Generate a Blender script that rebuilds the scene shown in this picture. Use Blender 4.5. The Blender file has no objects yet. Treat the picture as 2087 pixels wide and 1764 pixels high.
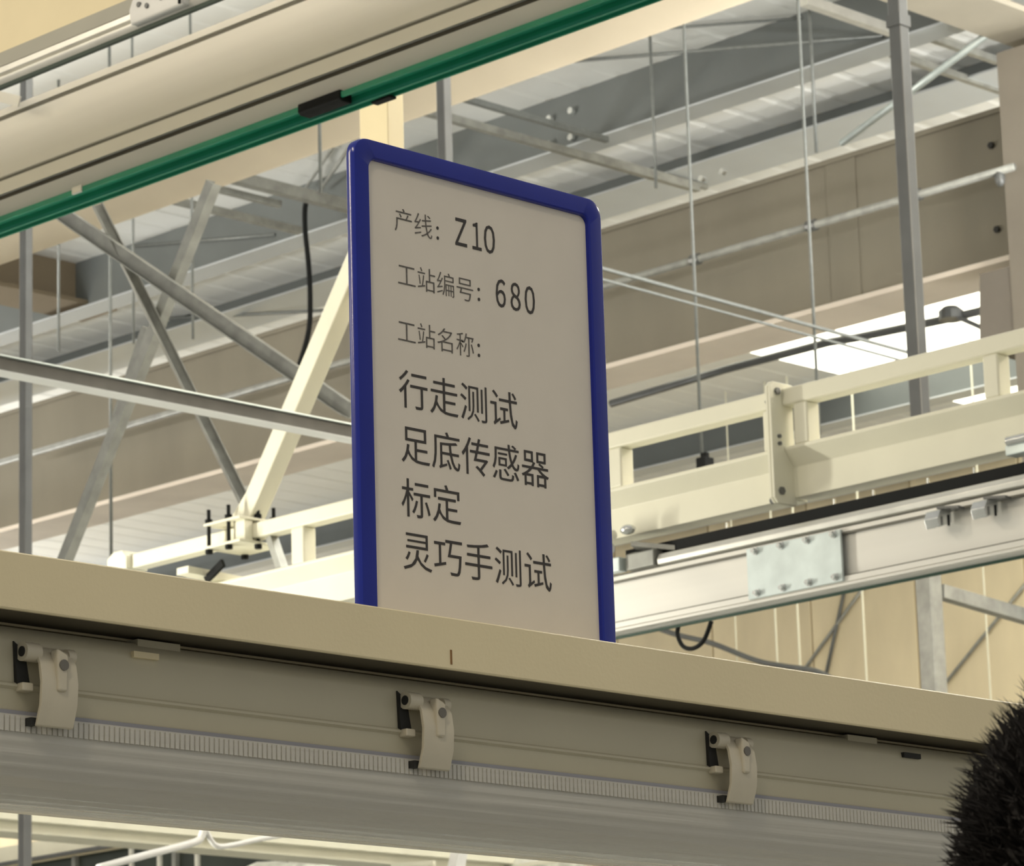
import bpy, bmesh, math, random
from mathutils import Vector, Matrix
random.seed(7)
sc = bpy.context.scene
COL = sc.collection
# ------------------------------------------------------------------ camera
FPX, AZ, EL, RO = 7464.75, math.radians(44.66862), math.radians(13.36560), math.radians(-1.69822)
CAM = Vector((0, 0, 1.45))
fw = Vector((math.cos(AZ)*math.cos(EL), math.sin(AZ)*math.cos(EL), math.sin(EL)))
r0 = Vector((math.sin(AZ), -math.cos(AZ), 0)); u0 = r0.cross(fw)
cr = r0*math.cos(RO) + u0*math.sin(RO); cu = -r0*math.sin(RO) + u0*math.cos(RO)
cd = bpy.data.cameras.new('camera'); cam = bpy.data.objects.new('camera', cd); COL.objects.link(cam)
cam.matrix_world = Matrix(((cr.x, cu.x, -fw.x, CAM.x), (cr.y, cu.y, -fw.y, CAM.y), (cr.z, cu.z, -fw.z, CAM.z), (0, 0, 0, 1)))
cd.sensor_width = 36; cd.lens = FPX/2087*36; cd.clip_start = .05; cd.clip_end = 300
cd.dof.use_dof = True; cd.dof.focus_distance = 2.75; cd.dof.aperture_fstop = 55
sc.camera = cam
# ------------------------------------------------------------------ light and exposure
w = bpy.data.worlds.new('world'); sc.world = w; w.use_nodes = True
bg = w.node_tree.nodes['Background']; bg.inputs[0].default_value = (1, .97, .89, 1); bg.inputs[1].default_value = .26
sc.view_settings.view_transform = 'Standard'; sc.view_settings.look = 'None'
sc.view_settings.gamma = 1; sc.view_settings.exposure = 0.75; sc.view_settings.use_curve_mapping = False

def lamp(name, loc, target, sx, sy, watt, color=(1, .86, .66)):
    l = bpy.data.lights.new(name, 'AREA'); l.shape = 'RECTANGLE'; l.size = sx; l.size_y = sy
    l.energy = watt; l.color = color
    o = bpy.data.objects.new(name, l); COL.objects.link(o); o.location = loc
    d = Vector(target) - Vector(loc); o.rotation_euler = d.to_track_quat('-Z', 'Y').to_euler()
    return o
WARM = (1, .87, .66)
for i, (x, y) in enumerate(((-3, -1), (-3, 5), (-3, 11), (-3, 17))):
    lamp('hall_light', (x, y, 6.6), (x+2, y+.2, 0), .3, 2.4, 66, WARM)
for i, (x, y) in enumerate(((11.0, 1.0), (20, 6), (20, 38))):
    lamp('hall_light', (x, y, 6.6), (x+(3 if x > 15 else 0), y, 0), .3, 2.4, 420 if x > 15 else 160, WARM)  # unseen lights added to brighten the bay behind and the far wall
# unseen upward lights added to brighten the roof
for x, y, e in ((12.0, 4.0, 800), (8.0, 19.0, 440), (19.8, 6.5, 420), (20.5, 32, 260), (16.3, 6.8, 260), (15.0, 25.5, 240)):
    lamp('roof_fill_light', (x, y, 5.2), (x, y, 9), .5, 3.0, e, (1, .98, .93))
for x, y, e in ((7.5, 21.0, 170), (9.5, 2.0, 120)):
    lamp('girder_fill_light', (x, y, 5.6), (16, y-3 if y > 10 else y+9, 7), .4, 2.4, e, WARM)  # unseen lights added to brighten the girder web
lamp('cell_lamp', (4.5, 8.9, 2.7), (6.6, 7.3, 3.6), .15, 1.5, 60, (1, .96, .82))
lamp('aisle_lamp', (-1.6, 7.0, 5.0), (5.0, 6.0, 3.6), .2, 2.4, 75, WARM)

def ray(px, py): return fw + cr*((px-1043.5)/FPX) + cu*((882-py)/FPX)
def onax(a, v, px, py):
    d = ray(px, py); return CAM + d*((v-CAM[a])/d[a])
def onx(x, px, py): return onax(0, x, px, py)
def ony(y, px, py): return onax(1, y, px, py)
def onz(z, px, py): return onax(2, z, px, py)

# ------------------------------------------------------------------ materials
def s2l(c):
    return tuple(((v/255)/12.92 if v/255 <= .04045 else ((v/255+.055)/1.055)**2.4) for v in c)
def mat(name, col, rough=.5, metal=0, var=.08, scale=6, bump=0, bscale=60, spec=.5, streak=None, coat=0):
    m = bpy.data.materials.new(name); m.use_nodes = True
    nt = m.node_tree; b = nt.nodes['Principled BSDF']
    tc = nt.nodes.new('ShaderNodeTexCoord'); n = nt.nodes.new('ShaderNodeTexNoise')
    n.inputs['Scale'].default_value = scale; n.inputs['Detail'].default_value = 6
    if streak:
        mp = nt.nodes.new('ShaderNodeMapping'); mp.inputs['Scale'].default_value = streak
        nt.links.new(tc.outputs['Object'], mp.inputs[0]); nt.links.new(mp.outputs[0], n.inputs['Vector'])
    else: nt.links.new(tc.outputs['Object'], n.inputs['Vector'])
    r = nt.nodes.new('ShaderNodeValToRGB'); e = r.color_ramp.elements
    e[0].position = .3; e[1].position = .7
    e[0].color = (*[max(0, c*(1-var)) for c in col], 1); e[1].color = (*[min(1, c*(1+var)) for c in col], 1)
    nt.links.new(n.outputs['Fac'], r.inputs[0]); nt.links.new(r.outputs[0], b.inputs['Base Color'])
    b.inputs['Roughness'].default_value = rough; b.inputs['Metallic'].default_value = metal
    b.inputs['Specular IOR Level'].default_value = spec; b.inputs['Coat Weight'].default_value = coat
    if bump:
        n2 = nt.nodes.new('ShaderNodeTexNoise'); n2.inputs['Scale'].default_value = bscale; n2.inputs['Detail'].default_value = 4
        nt.links.new(tc.outputs['Object'], n2.inputs['Vector'])
        bp = nt.nodes.new('ShaderNodeBump'); bp.inputs['Strength'].default_value = bump; bp.inputs['Distance'].default_value = .01
        nt.links.new(n2.outputs['Fac'], bp.inputs['Height']); nt.links.new(bp.outputs[0], b.inputs['Normal'])
    return m
M = {}
M['paper'] = mat('paper', (.78, .72, .635), .7, var=.02, scale=25, spec=.3)
M['ink'] = mat('ink', (.035, .03, .028), .6, var=.15, scale=400)
M['grey_ink'] = mat('grey_ink', (.11, .10, .09), .6, var=.4, scale=500)
M['blue'] = mat('blue_plastic', (.005, .016, .27), .18, var=.06, scale=30, spec=.4)
M['bar'] = mat('cream_bar_paint', (.82, .71, .46), .45, var=.03, scale=8, bump=.03, bscale=300)
M['housing'] = mat('lamp_housing', (.57, .525, .385), .42, var=.03, scale=12)
M['clip'] = mat('clip_plastic', (.62, .565, .44), .38, var=.05, scale=40)
M['dark'] = mat('dark_gap', (.02, .02, .018), .7)
M['black'] = mat('black_rubber', (.008, .009, .009), .7, var=.2, spec=.2)
M['cream'] = mat('cream_powder_coat', (.78, .76, .62), .42, var=.04, scale=5)
M['alu'] = mat('anodised_aluminium', (.74, .725, .68), .38, .35, var=.04, scale=3, streak=(1, .05, 8))
M['alu_dark'] = mat('aluminium_groove', (.16, .155, .13), .5, .3, var=.05)
M['silver'] = mat('bright_aluminium', (.80, .79, .73), .3, .6, var=.08, scale=14)
M['green'] = mat('green_plastic', (.010, .29, .165), .45, var=.06, scale=9)
M['green_light'] = mat('green_plastic_rib', (.05, .34, .24), .3, var=.06, scale=9)
M['galv'] = mat('galvanised_steel', (.34, .345, .32), .45, .45, var=.18, scale=14)
M['galv_light'] = mat('galvanised_zinc_sheet', (.66, .74, .74), .35, .45, var=.16, scale=9)
M['chrome'] = mat('plated_steel', (.72, .74, .73), .22, .8, var=.1, scale=20)
M['conduit'] = mat('conduit_steel', (.15, .155, .155), .4, .4, var=.12, scale=6)
M['rod'] = mat('threaded_rod_steel', (.22, .235, .23), .45, .4, var=.1, scale=30)
M['roof'] = mat('roof_sheet_coating', (.86, .87, .85), .5, .05, var=.04, scale=2)
M['purlin'] = mat('purlin_grey_paint', (.15, .165, .165), .5, .1, var=.08, scale=2)
M['girder'] = mat('fireproof_coating', (.215, .197, .155), .8, var=.12, scale=1.6, bump=.15, bscale=25, streak=(1, 1, .25))
M['wall'] = mat('wall_panel_coating', (.74, .64, .44), .6, var=.24, scale=.9, streak=(1, 1, .35))
M['duct'] = mat('cream_duct_cladding', (.60, .525, .40), .6, var=.04, scale=2)
M['floor'] = mat('epoxy_floor', (.25, .26, .25), .4, var=.05, scale=.8)
M['foil'] = mat('foil_wrap', (.62, .62, .55), .4, .3, var=.3, scale=10, bump=.6, bscale=9)
M['window_dark'] = mat('dark_window_glass', (.035, .045, .035), .25, var=.4, scale=1.2)
M['white_pipe'] = mat('white_pvc', (.80, .80, .78), .35)
M['hair'] = mat('dark_hair', (.010, .008, .007), .7, var=.4, scale=60, spec=.2)
M['skin'] = mat('skin', (.33, .17, .10), .55, var=.1, scale=30)
M['shirt'] = mat('dark_work_shirt', (.05, .06, .08), .85, var=.15, scale=40)
M['trousers'] = mat('dark_trousers', (.03, .03, .035), .85, var=.15, scale=40)
M['eye'] = mat('eye_white', (.7, .7, .68), .2)
M['brown_mark'] = mat('brown_scuff', (.20, .10, .03), .7, var=.3, scale=60)
def glass(name, col, rough, alpha_t):
    m = bpy.data.materials.new(name); m.use_nodes = True; nt = m.node_tree; b = nt.nodes['Principled BSDF']
    b.inputs['Base Color'].default_value = (*col, 1); b.inputs['Roughness'].default_value = rough
    b.inputs['Transmission Weight'].default_value = alpha_t; b.inputs['IOR'].default_value = 1.35
    tc = nt.nodes.new('ShaderNodeTexCoord'); mp = nt.nodes.new('ShaderNodeMapping'); mp.inputs['Scale'].default_value = (1.2, 90, 90)
    n = nt.nodes.new('ShaderNodeTexNoise'); n.inputs['Scale'].default_value = 3
    nt.links.new(tc.outputs['Object'], mp.inputs[0]); nt.links.new(mp.outputs[0], n.inputs['Vector'])
    bp = nt.nodes.new('ShaderNodeBump'); bp.inputs['Strength'].default_value = .35; bp.inputs['Distance'].default_value = .002
    nt.links.new(n.outputs['Fac'], bp.inputs['Height']); nt.links.new(bp.outputs[0], b.inputs['Normal'])
    return m
M['lens'] = glass('clear_lens', (.88, .855, .78), .13, .40)
def emit(name, col, st):
    m = bpy.data.materials.new(name); m.use_nodes = True; nt = m.node_tree; b = nt.nodes['Principled BSDF']
    n = nt.nodes.new('ShaderNodeTexNoise'); n.inputs['Scale'].default_value = .6
    r = nt.nodes.new('ShaderNodeValToRGB'); r.color_ramp.elements[0].color = (*[c*.9 for c in col], 1); r.color_ramp.elements[1].color = (*col, 1)
    nt.links.new(n.outputs['Fac'], r.inputs[0]); nt.links.new(r.outputs[0], b.inputs['Emission Color'])
    b.inputs['Base Color'].default_value = (.8, .8, .75, 1); b.inputs['Emission Strength'].default_value = st
    return m
M['skylight'] = emit('translucent_skylight', (1, .97, .80), 1.7)

# ------------------------------------------------------------------ mesh building
class MB:
    def __init__(s): s.v = []; s.f = []
    def add(s, vs, fs):
        n = len(s.v); s.v += [Vector(p) for p in vs]; s.f += [tuple(i+n for i in f) for f in fs]; return s
    def box(s, a, b):
        (x0, y0, z0), (x1, y1, z1) = [(min(p), max(p)) and p for p in (a, b)]
        x0, x1 = sorted((x0, x1)); y0, y1 = sorted((y0, y1)); z0, z1 = sorted((z0, z1))
        return s.add([(x0,y0,z0),(x1,y0,z0),(x1,y1,z0),(x0,y1,z0),(x0,y0,z1),(x1,y0,z1),(x1,y1,z1),(x0,y1,z1)],
                     [(0,3,2,1),(4,5,6,7),(0,1,5,4),(1,2,6,5),(2,3,7,6),(3,0,4,7)])
    def prism(s, poly, axis, a, b):
        """poly: list of 2D points; axis 0: (y,z) along x; 1: (x,z) along y; 2: (x,y) along z."""
        n = len(poly)
        def P(p, t): return (t, p[0], p[1]) if axis == 0 else ((p[0], t, p[1]) if axis == 1 else (p[0], p[1], t))
        vs = [P(p, a) for p in poly] + [P(p, b) for p in poly]
        fs = [(i, (i+1) % n, n+(i+1) % n, n+i) for i in range(n)] + [tuple(range(n-1, -1, -1)), tuple(range(n, 2*n))]
        return s.add(vs, fs)
    def bar(s, p, q, wd, ht, up=(0, 0, 1), prof=None):
        p = Vector(p); q = Vector(q); d = (q-p).normalized(); up = Vector(up)
        if abs(d.dot(up)) > .95: up = Vector((1, 0, 0))
        sd = d.cross(up).normalized(); u = sd.cross(d)
        poly = prof or [(-wd/2, -ht/2), (wd/2, -ht/2), (wd/2, ht/2), (-wd/2, ht/2)]
        n = len(poly)
        vs = [p+sd*a+u*b for a, b in poly] + [q+sd*a+u*b for a, b in poly]
        fs = [(i, (i+1) % n, n+(i+1) % n, n+i) for i in range(n)] + [tuple(range(n-1, -1, -1)), tuple(range(n, 2*n))]
        return s.add(vs, fs)
    def tube(s, pts, r, n=10, caps=True):
        pts = [Vector(p) for p in pts]; k = len(pts)
        rs = r if isinstance(r, (list, tuple)) else [r]*k
        vs = []; ref = None
        for i, p in enumerate(pts):
            d = (pts[min(i+1, k-1)] - pts[max(i-1, 0)]).normalized()
            if ref is None:
                ref = Vector((0, 0, 1)) if abs(d.z) < .9 else Vector((1, 0, 0))
            a = d.cross(ref).normalized(); ref = a.cross(d); b = ref
            vs += [p + a*(rs[i]*math.cos(2*math.pi*j/n)) + b*(rs[i]*math.sin(2*math.pi*j/n)) for j in range(n)]
        fs = [(i*n+j, i*n+(j+1) % n, (i+1)*n+(j+1) % n, (i+1)*n+j) for i in range(k-1) for j in range(n)]
        if caps: fs += [tuple(range(n-1, -1, -1)), tuple(range((k-1)*n, k*n))]
        return s.add(vs, fs)
    def ball(s, c, rad, nu=12, nv=8):
        c = Vector(c); rad = Vector(rad if hasattr(rad, '__len__') else (rad,)*3)
        vs = [c+Vector((0, 0, rad.z))]
        for i in range(1, nv):
            t = math.pi*i/nv
            vs += [c+Vector((rad.x*math.sin(t)*math.cos(2*math.pi*j/nu), rad.y*math.sin(t)*math.sin(2*math.pi*j/nu), rad.z*math.cos(t))) for j in range(nu)]
        vs.append(c-Vector((0, 0, rad.z)))
        fs = [(0, 1+j, 1+(j+1) % nu) for j in range(nu)]
        for i in range(nv-2):
            fs += [(1+i*nu+j, 1+(i+1)*nu+j, 1+(i+1)*nu+(j+1) % nu, 1+i*nu+(j+1) % nu) for j in range(nu)]
        l = len(vs)-1; o = 1+(nv-2)*nu
        fs += [(l, o+(j+1) % nu, o+j) for j in range(nu)]
        return s.add(vs, fs)
OFF = {}
def tag(o, label=None, cat=None, group=None, kind=None):
    for k, v in (('label', label), ('category', cat), ('group', group), ('kind', kind)):
        if v: o[k] = v
    return o
def mk(name, mb, m, parent=None, smooth=False, bevel=0, seg=2, loc=None):
    me = bpy.data.meshes.new(name)
    if parent is not None: off = OFF[parent]
    elif loc is not None: off = Vector(loc)
    else:
        c = [Vector((min(v[i] for v in mb.v), max(v[i] for v in mb.v), 0)) for i in range(3)]
        off = Vector(((c[0].x+c[0].y)/2, (c[1].x+c[1].y)/2, c[2].x))
    me.from_pydata([v-off for v in mb.v], [], mb.f); me.validate()
    bm = bmesh.new(); bm.from_mesh(me); bmesh.ops.recalc_face_normals(bm, faces=bm.faces); bm.to_mesh(me); bm.free()
    me.materials.append(M[m] if isinstance(m, str) else m)
    if smooth:
        for p in me.polygons: p.use_smooth = True
    o = bpy.data.objects.new(name, me); COL.objects.link(o)
    if parent is not None: o.parent = parent
    else: o.location = off
    OFF[o] = off
    if smooth == 'auto':
        bm = bmesh.new(); bm.from_mesh(me)
        for e in bm.edges: e.smooth = len(e.link_faces) == 2 and e.calc_face_angle(0) < .7
        bm.to_mesh(me); bm.free()
    if bevel:
        b = o.modifiers.new('bevel', 'BEVEL'); b.width = bevel; b.segments = seg; b.limit_method = 'ANGLE'
        b.angle_limit = .6
        for p in me.polygons: p.use_smooth = True
        b.harden_normals = True
    return o
def thing(name, label, cat, loc, group=None):
    o = bpy.data.objects.new(name, None); COL.objects.link(o); o.location = loc; o.empty_display_size = .1
    OFF[o] = Vector(loc); return tag(o, label, cat, group)
def struct(name, mb, m, **k): return tag(mk(name, mb, m, **k), kind='structure')
def bolt(mb, p, axis, r=.008, h=.006):
    a = Vector(axis); mb.tube([Vector(p), Vector(p)+a*h], r, 6)
    return mb

# ================================================================== SETTING
ROOF = 8.68
struct('floor', MB().box((-16, -16, -.1), (40, 46, 0)), 'floor')
# roof: trapezoidal sheets running along X, a sheet each .9 m
ceil = bpy.data.objects.new('ceiling', None); COL.objects.link(ceil); ceil['kind'] = 'structure'; ceil.location = (0, 0, ROOF); OFF[ceil] = Vector((0, 0, ROOF))
def sheet(y0, x0, x1):
    m = MB(); pts = []
    for k in range(3):
        b = y0 + k*.3
        pts += [(b, 0), (b+.21, 0), (b+.235, .007), (b+.275, .007)]
    pts.append((y0+.895, 0))
    lo = [(y, ROOF+z) for y, z in pts]; hi = [(y, ROOF+z+.004) for y, z in reversed(pts)]
    return m.prism(lo+hi, 0, x0, x1)
base = {}
for i in range(44):
    y0 = 3 + .9*i
    sky = 15.3 < y0 < 18.0
    for (x0, x1, nm, mt) in (((6, 18.7, 'roof_panel', 'roof'), (18.75, 25.2, 'skylight_panel', 'skylight')) if sky else ((6, 25.2, 'roof_panel', 'roof'),)):
        key = (x1, nm)
        if key not in base:
            base[key] = (mk(nm, sheet(y0, x0, x1), mt, ceil), y0)
        else:
            o = base[key][0].copy(); COL.objects.link(o); o.parent = ceil; o.location = (0, y0-base[key][1], 0)
struct('ceiling_back', MB().box((6, 3, ROOF+.06), (25.3, 43, ROOF+.1)), 'roof')['kind'] = 'structure'
# far wall
wall = bpy.data.objects.new('wall_far', None); COL.objects.link(wall); wall['kind'] = 'structure'; wall.location = (25, 8, 0); OFF[wall] = Vector((25, 8, 0))
mk('backing', MB().box((25.12, 3, 0), (25.3, 44, ROOF)), 'wall', wall)
wp = None
for i in range(34):
    y0 = 3 + 1.2*i
    if wp is None: wp = mk('wall_panel', MB().box((25, y0, 0), (25.11, y0+1.185, ROOF-.02)), 'wall', wall, bevel=.01)
    else:
        o = wp.copy(); COL.objects.link(o); o.parent = wall; o.location = (0, 1.2*i, 0)
# main girder: I section clad in tan fireproofing, with stiffener seams and bolts
gt, gb = 7.93, 6.99
g = thing('roof_girder', 'long tan fireproofed girder crossing behind the sign below the roof', 'girder', (16, 20, gb))
mk('web', MB().box((15.98, 9, gb+.03), (16.1, 42, gt-.03)), 'girder', g)
mk('bottom_flange', MB().box((15.84, 9, gb), (16.24, 42, gb+.03)), mat('flange_bounce_lit', (.70, .63, .55), .75, var=.08, scale=2), g)  # bounce light on the underside painted in as a paler colour
mk('top_flange', MB().box((15.96, 9, gt-.03), (16.24, 42, gt)), 'girder', g)
yst = onx(15.98, 1752, 500).y
mk('stiffener', MB().box((15.972, yst, gb+.03), (15.98, yst+.22, gt-.03)), 'girder', g)
for (px, py) in ((2022, 297), (2034, 468)):
    p = onx(15.98, px, py); mk('bolt', bolt(MB(), p, (-1, 0, 0), .02, .02), 'dark', g)
# column and rafter at the right
c = thing('steel_column', 'dark tan clad column at the right edge of the photo', 'column', (16, 11.75, 0))
mk('shaft', MB().box((15.62, 11.0, 0), (16.3, 11.585, 8.10)), mat('column_cladding', (.235, .21, .175), .8, var=.1, scale=2, bump=.1, bscale=25), c)
mk('bracket', MB().prism([(11.585, 6.45), (11.83, 6.45), (11.80, 6.88), (11.585, 6.88)], 0, 15.63, 16.25), mat('bracket_cladding', (.19, .17, .145), .8, var=.1, scale=2), c)
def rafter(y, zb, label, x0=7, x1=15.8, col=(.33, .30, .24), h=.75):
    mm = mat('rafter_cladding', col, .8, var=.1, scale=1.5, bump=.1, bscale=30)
    t = thing('roof_rafter', label, 'rafter', (x0, y, zb), None)
    mk('web', MB().box((x0, y-.06, zb+.03), (x1, y+.06, zb+h)), mm, t)
    mk('bottom_flange', MB().box((x0, y-.2, zb), (x1, y+.2, zb+.03)), mm, t)
    return t
pz = ony(11.6, 1920, 45)
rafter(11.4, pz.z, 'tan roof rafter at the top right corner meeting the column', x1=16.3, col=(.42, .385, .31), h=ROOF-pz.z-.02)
pz = ony(19.9, 90, 640)
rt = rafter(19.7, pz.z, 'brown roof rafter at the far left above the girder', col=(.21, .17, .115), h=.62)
for px, py in ((186, 560), (186, 606)):
    p = ony(20.04, px, py)
# purlins along Y
def ibeam(name, x, zb, zt, b, y0, y1, label, cat, group=None):
    t = thing(name, label, cat, (x, (y0+y1)/2, zb), group)
    mk('web', MB().box((x-.012, y0, zb+.012), (x+.012, y1, zt)), 'purlin', t)
    mk('flange', MB().box((x-b/2, y0, zb), (x+b/2, y1, zb+.012)), mat('flange_lit_grey', (.56, .60, .63), .4, .2, var=.05, scale=2), t)  # light falling on the flange painted in, paler than the web
    return t
PUR = ibeam('roof_purlin', 15.55, 8.3, ROOF, .2, 8, 42, 'deep grey roof purlin with a pale lower flange passing above the sign', 'purlin')
ibeam('roof_purlin', 17.05, 8.52, ROOF, .44, 8, 42, 'shallow grey purlin just above the tan girder', 'purlin')
ibeam('roof_purlin', 19.4, 8.38, ROOF, .18, 8, 42, 'grey purlin seen beneath the tan girder', 'purlin')
ibeam('roof_purlin', 22.6, 8.36, ROOF, .2, 8, 42, 'grey purlin seen through the cream frame, beyond the girder', 'purlin')
ibeam('roof_purlin', 24.4, 8.3, ROOF, .2, 8, 42, 'last grey purlin beside the far wall', 'purlin')
# sag struts between purlins
def strut(a, b, z, wd, label, name='roof_strut', m='galv', group='slim struts between the roof purlins', ht=None, dz=0):
    p, q = onz(z, *a), onz(z+dz, *b)
    p = Vector((p.x, (p.y+q.y)/2, p.z)); q = Vector((q.x, p.y, q.z))
    return tag(mk(name, MB().bar(p, q, wd, ht or wd), m), label, 'strut', group)
strut((925, 205), (1362, 402), 8.24, .045, 'pale roof strut running from the grey tube to the girder, right of the sign')
strut((985, 178), (1185, 302), 8.22, .035, 'dark short strut at the bolted joint of the deep purlin', m='rod')
strut((1195, 300), (1420, 388), 8.5, .03, 'thin strut in the white roof strip right of the bolted joint')
strut((1655, -5), (1800, 68), 8.26, .055, 'pale strut at the top right reaching the deep purlin', m='silver')
strut((1830, 105), (2032, 190), 8.52, .04, 'thin strut to the right of the tall grey tube')
strut((1905, 72), (2022, 128), 8.55, .04, 'thin strut nearest the column at the top right')
strut((415, 340), (735, 432), 8.20, .07, 'wide grey strut meeting the black cable left of the sign')
strut((440, 378), (560, 420), 8.24, .04, 'pale strut just below the wide grey strut left of the sign')
strut((370, 398), (588, 478), 8.22, .045, 'long pale strut left of the black cable, lowest of three')
for px, py in ((1124, 243), (1168, 227), (1124, 295), (1168, 281)):
    p = onx(15.53, px, py); mk('bolt', MB().tube([p, p+Vector((-.03, 0, 0))], .022, 8), 'chrome', PUR)
for px, py in ((1434, 365), (1476, 351)):
    p = onx(15.84, px, py); mk('bolt', MB().tube([p, p+Vector((-.03, 0, 0))], .02, 8), 'chrome', g)
# wires and rods crossing the roof
def rod(p, q, r, label, name='wire_rod', m='rod', cat='rod', group=None):
    return tag(mk(name, MB().tube([p, q], r*.72, 8), m, smooth=True), label, cat, group)
rod(onz(ROOF-.03, 1098, 130), onx(15.52, 1800, 73), .016, 'long thin wire slanting under the roof at the upper right')
rod(onz(ROOF-.03, 1285, 63), onz(ROOF-.03, 1720, 30), .013, 'thin wire near the top edge above the long slanting wire')
rod(onx(15.53, 270, 502), onx(15.53, 560, 478), .016, 'pale wire crossing the left diagonals below the cream duct')
rod(onx(16.95, 140, 660), onx(16.95, 700, 630), .018, 'pale wire sagging across the left of the girder')
rod(onx(15.84, 1715, 292), ony(11.6, 2010, 72), .03, 'slanting round brace right of the middle, crossing the tall grey tube', 'brace_rod', 'galv_light')
rod(onx(15.46, 650, 392), onz(ROOF, 738, 262), .018, 'thin pale brace rising to the sign\'s top left corner', 'brace_rod', 'galv')
rod(onx(15.46, 622, 385), onz(ROOF, 688, 285), .014, 'thin dim brace next to the pale one left of the sign', 'brace_rod', 'galv')

# sprinkler pipe and hanging rods
sp0, sp1 = onx(15.3, -30, 943), onx(15.3, 2068, 350)
t = thing('sprinkler_pipe', 'long thin grey pipe running in front of the tan girder', 'pipe', sp0)
zz = (sp0.z+sp1.z)/2
mk('pipe', MB().tube([(15.3, sp0.y, zz), (15.3, sp1.y, zz)], .022, 10), 'galv', t, smooth=True)
for px in (237, 1418, 1655, 1868):
    yy = onx(15.3, px, 933-.2837*px).y
    mk('pipe_clamp', MB().tube([(15.3, yy-.03, zz), (15.3, yy+.03, zz)], .034, 10), 'conduit', t)
mk('sprinkler_head', MB().ball((15.3, sp1.y+.1, zz-.04), (.03, .03, .05), 8, 6), 'conduit', t, smooth=True)
for a, b, fx, r, lb in (
    ((1390, -10), (1432, 940), 13.0, .011, 'thin vertical rod right of the sign holding a black sensor'),
    ((1324, 55), (1341, 382), 0, .012, 'short vertical rod in the roof strip right of the sign'),
    ((1624, -10), (1672, 885), 13.5, .011, 'thin vertical rod in the right half, left of a shorter one'),
    ((1652, -10), (1660, 312), 14.8, .013, 'shorter vertical rod at the top right beside the longer one'),
    ((650, 258), (655, 392), 10.2, .011, 'short vertical rod just left of the sign\'s top corner'),
    ((117, 482), (122, 715), 13.0, .012, 'thin vertical rod second from the left edge'),
    ((209, 512), (242, 1132), 12.5, .013, 'long thin pale rod left of the big cream brace'),
    ((270, 380), (273, 700), 12.0, .010, 'thin rod hanging beside the crossing diagonals'),
    ((388, 395), (396, 690), 12.2, .011, 'thin rod hanging left of the black cable')):
    if fx: p = onx(fx, (a[0]+b[0])/2, (a[1]+b[1])/2)
    else: p = onz(ROOF, *a); fx = p.x
    rod(Vector((fx, p.y, ROOF)), Vector((fx, p.y, onx(fx, *b).z)), r, lb, 'hanger_rod')
p = onx(12.98, 1437, 945)
t = thing('hanging_sensor', 'small black sensor box hanging at the end of a thin rod', 'sensor', p)
mk('body', MB().box(p+Vector((-.035, -.03, -.03)), p+Vector((.035, .03, .03))), 'black', t, bevel=.006)
mk('bracket', MB().box(p+Vector((-.01, -.02, .03)), p+Vector((.01, .02, .055))), 'black', t)
# pipes beyond the girder
def pipe2(pts, x, r, label):
    return tag(mk('ceiling_pipe', MB().tube([onx(x, *q) for q in pts], r, 8), 'conduit', smooth=True), label, 'pipe', 'dark pipes below the skylight')
pipe2([(1246, 822), (1480, 752), (1690, 697), (1745, 688), (1930, 650), (2087, 612)], 19.0, .03, 'dark pipe running below the girder underside into the skylight glare')
tag(mk('double_strut', MB().bar(ony(11.2, 1060, 501), ony(11.2, 1852, 718), .014, .014), 'rod'), 'upper rail of the paired grey struts right of the sign', 'strut', 'paired struts right of the sign')
tag(mk('double_strut', MB().bar(ony(11.2, 1060, 524), ony(11.2, 1852, 738), .010, .010), 'rod'), 'lower rail of the paired grey struts right of the sign', 'strut', 'paired struts right of the sign')
p = onx(18.96, 1938, 640)
t = thing('high_bay_device', 'small dark round device on a pipe before the bright skylight', 'device', p)
mk('body', MB().tube([p+Vector((0, 0, .05)), p+Vector((0, 0, .02)), p+Vector((0, 0, -.04))], [.05, .085, .085], 14), 'conduit', t)
mk('arm', MB().tube([p, onx(18.96, 2020, 676)], .016, 8), 'conduit', t)

# ------------------------------------------------------------------ galvanised tubes from the roof
for a, b, lb in (((48, 455), (56, 1800), 'grey vertical tube near the left edge'),
                 ((906, 140), (926, 1150), 'grey vertical tube rising behind the sign\'s top edge'),
                 ((1832, 20), (1874, 860), 'tall grey vertical tube at the right')):
    pa, pb = onx(9, *a), onx(9, *b); yy = (pa.y+pb.y)/2
    t = thing('hanger_tube', lb, 'tube', (9, yy, pb.z), 'grey tubes hanging from the roof')
    wv = .021 if a[0] != 1832 else .0245
    mk('tube', MB().bar((9, yy, pb.z), (9, yy, ROOF), 2*wv, 2*wv), 'conduit', t, bevel=.006)
    if a[0] == 1832: mk('coupler', MB().box((9-wv-.004, yy-wv-.004, pa.z-.06), (9+wv+.004, yy+wv+.004, pa.z-.02)), 'conduit', t)
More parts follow.
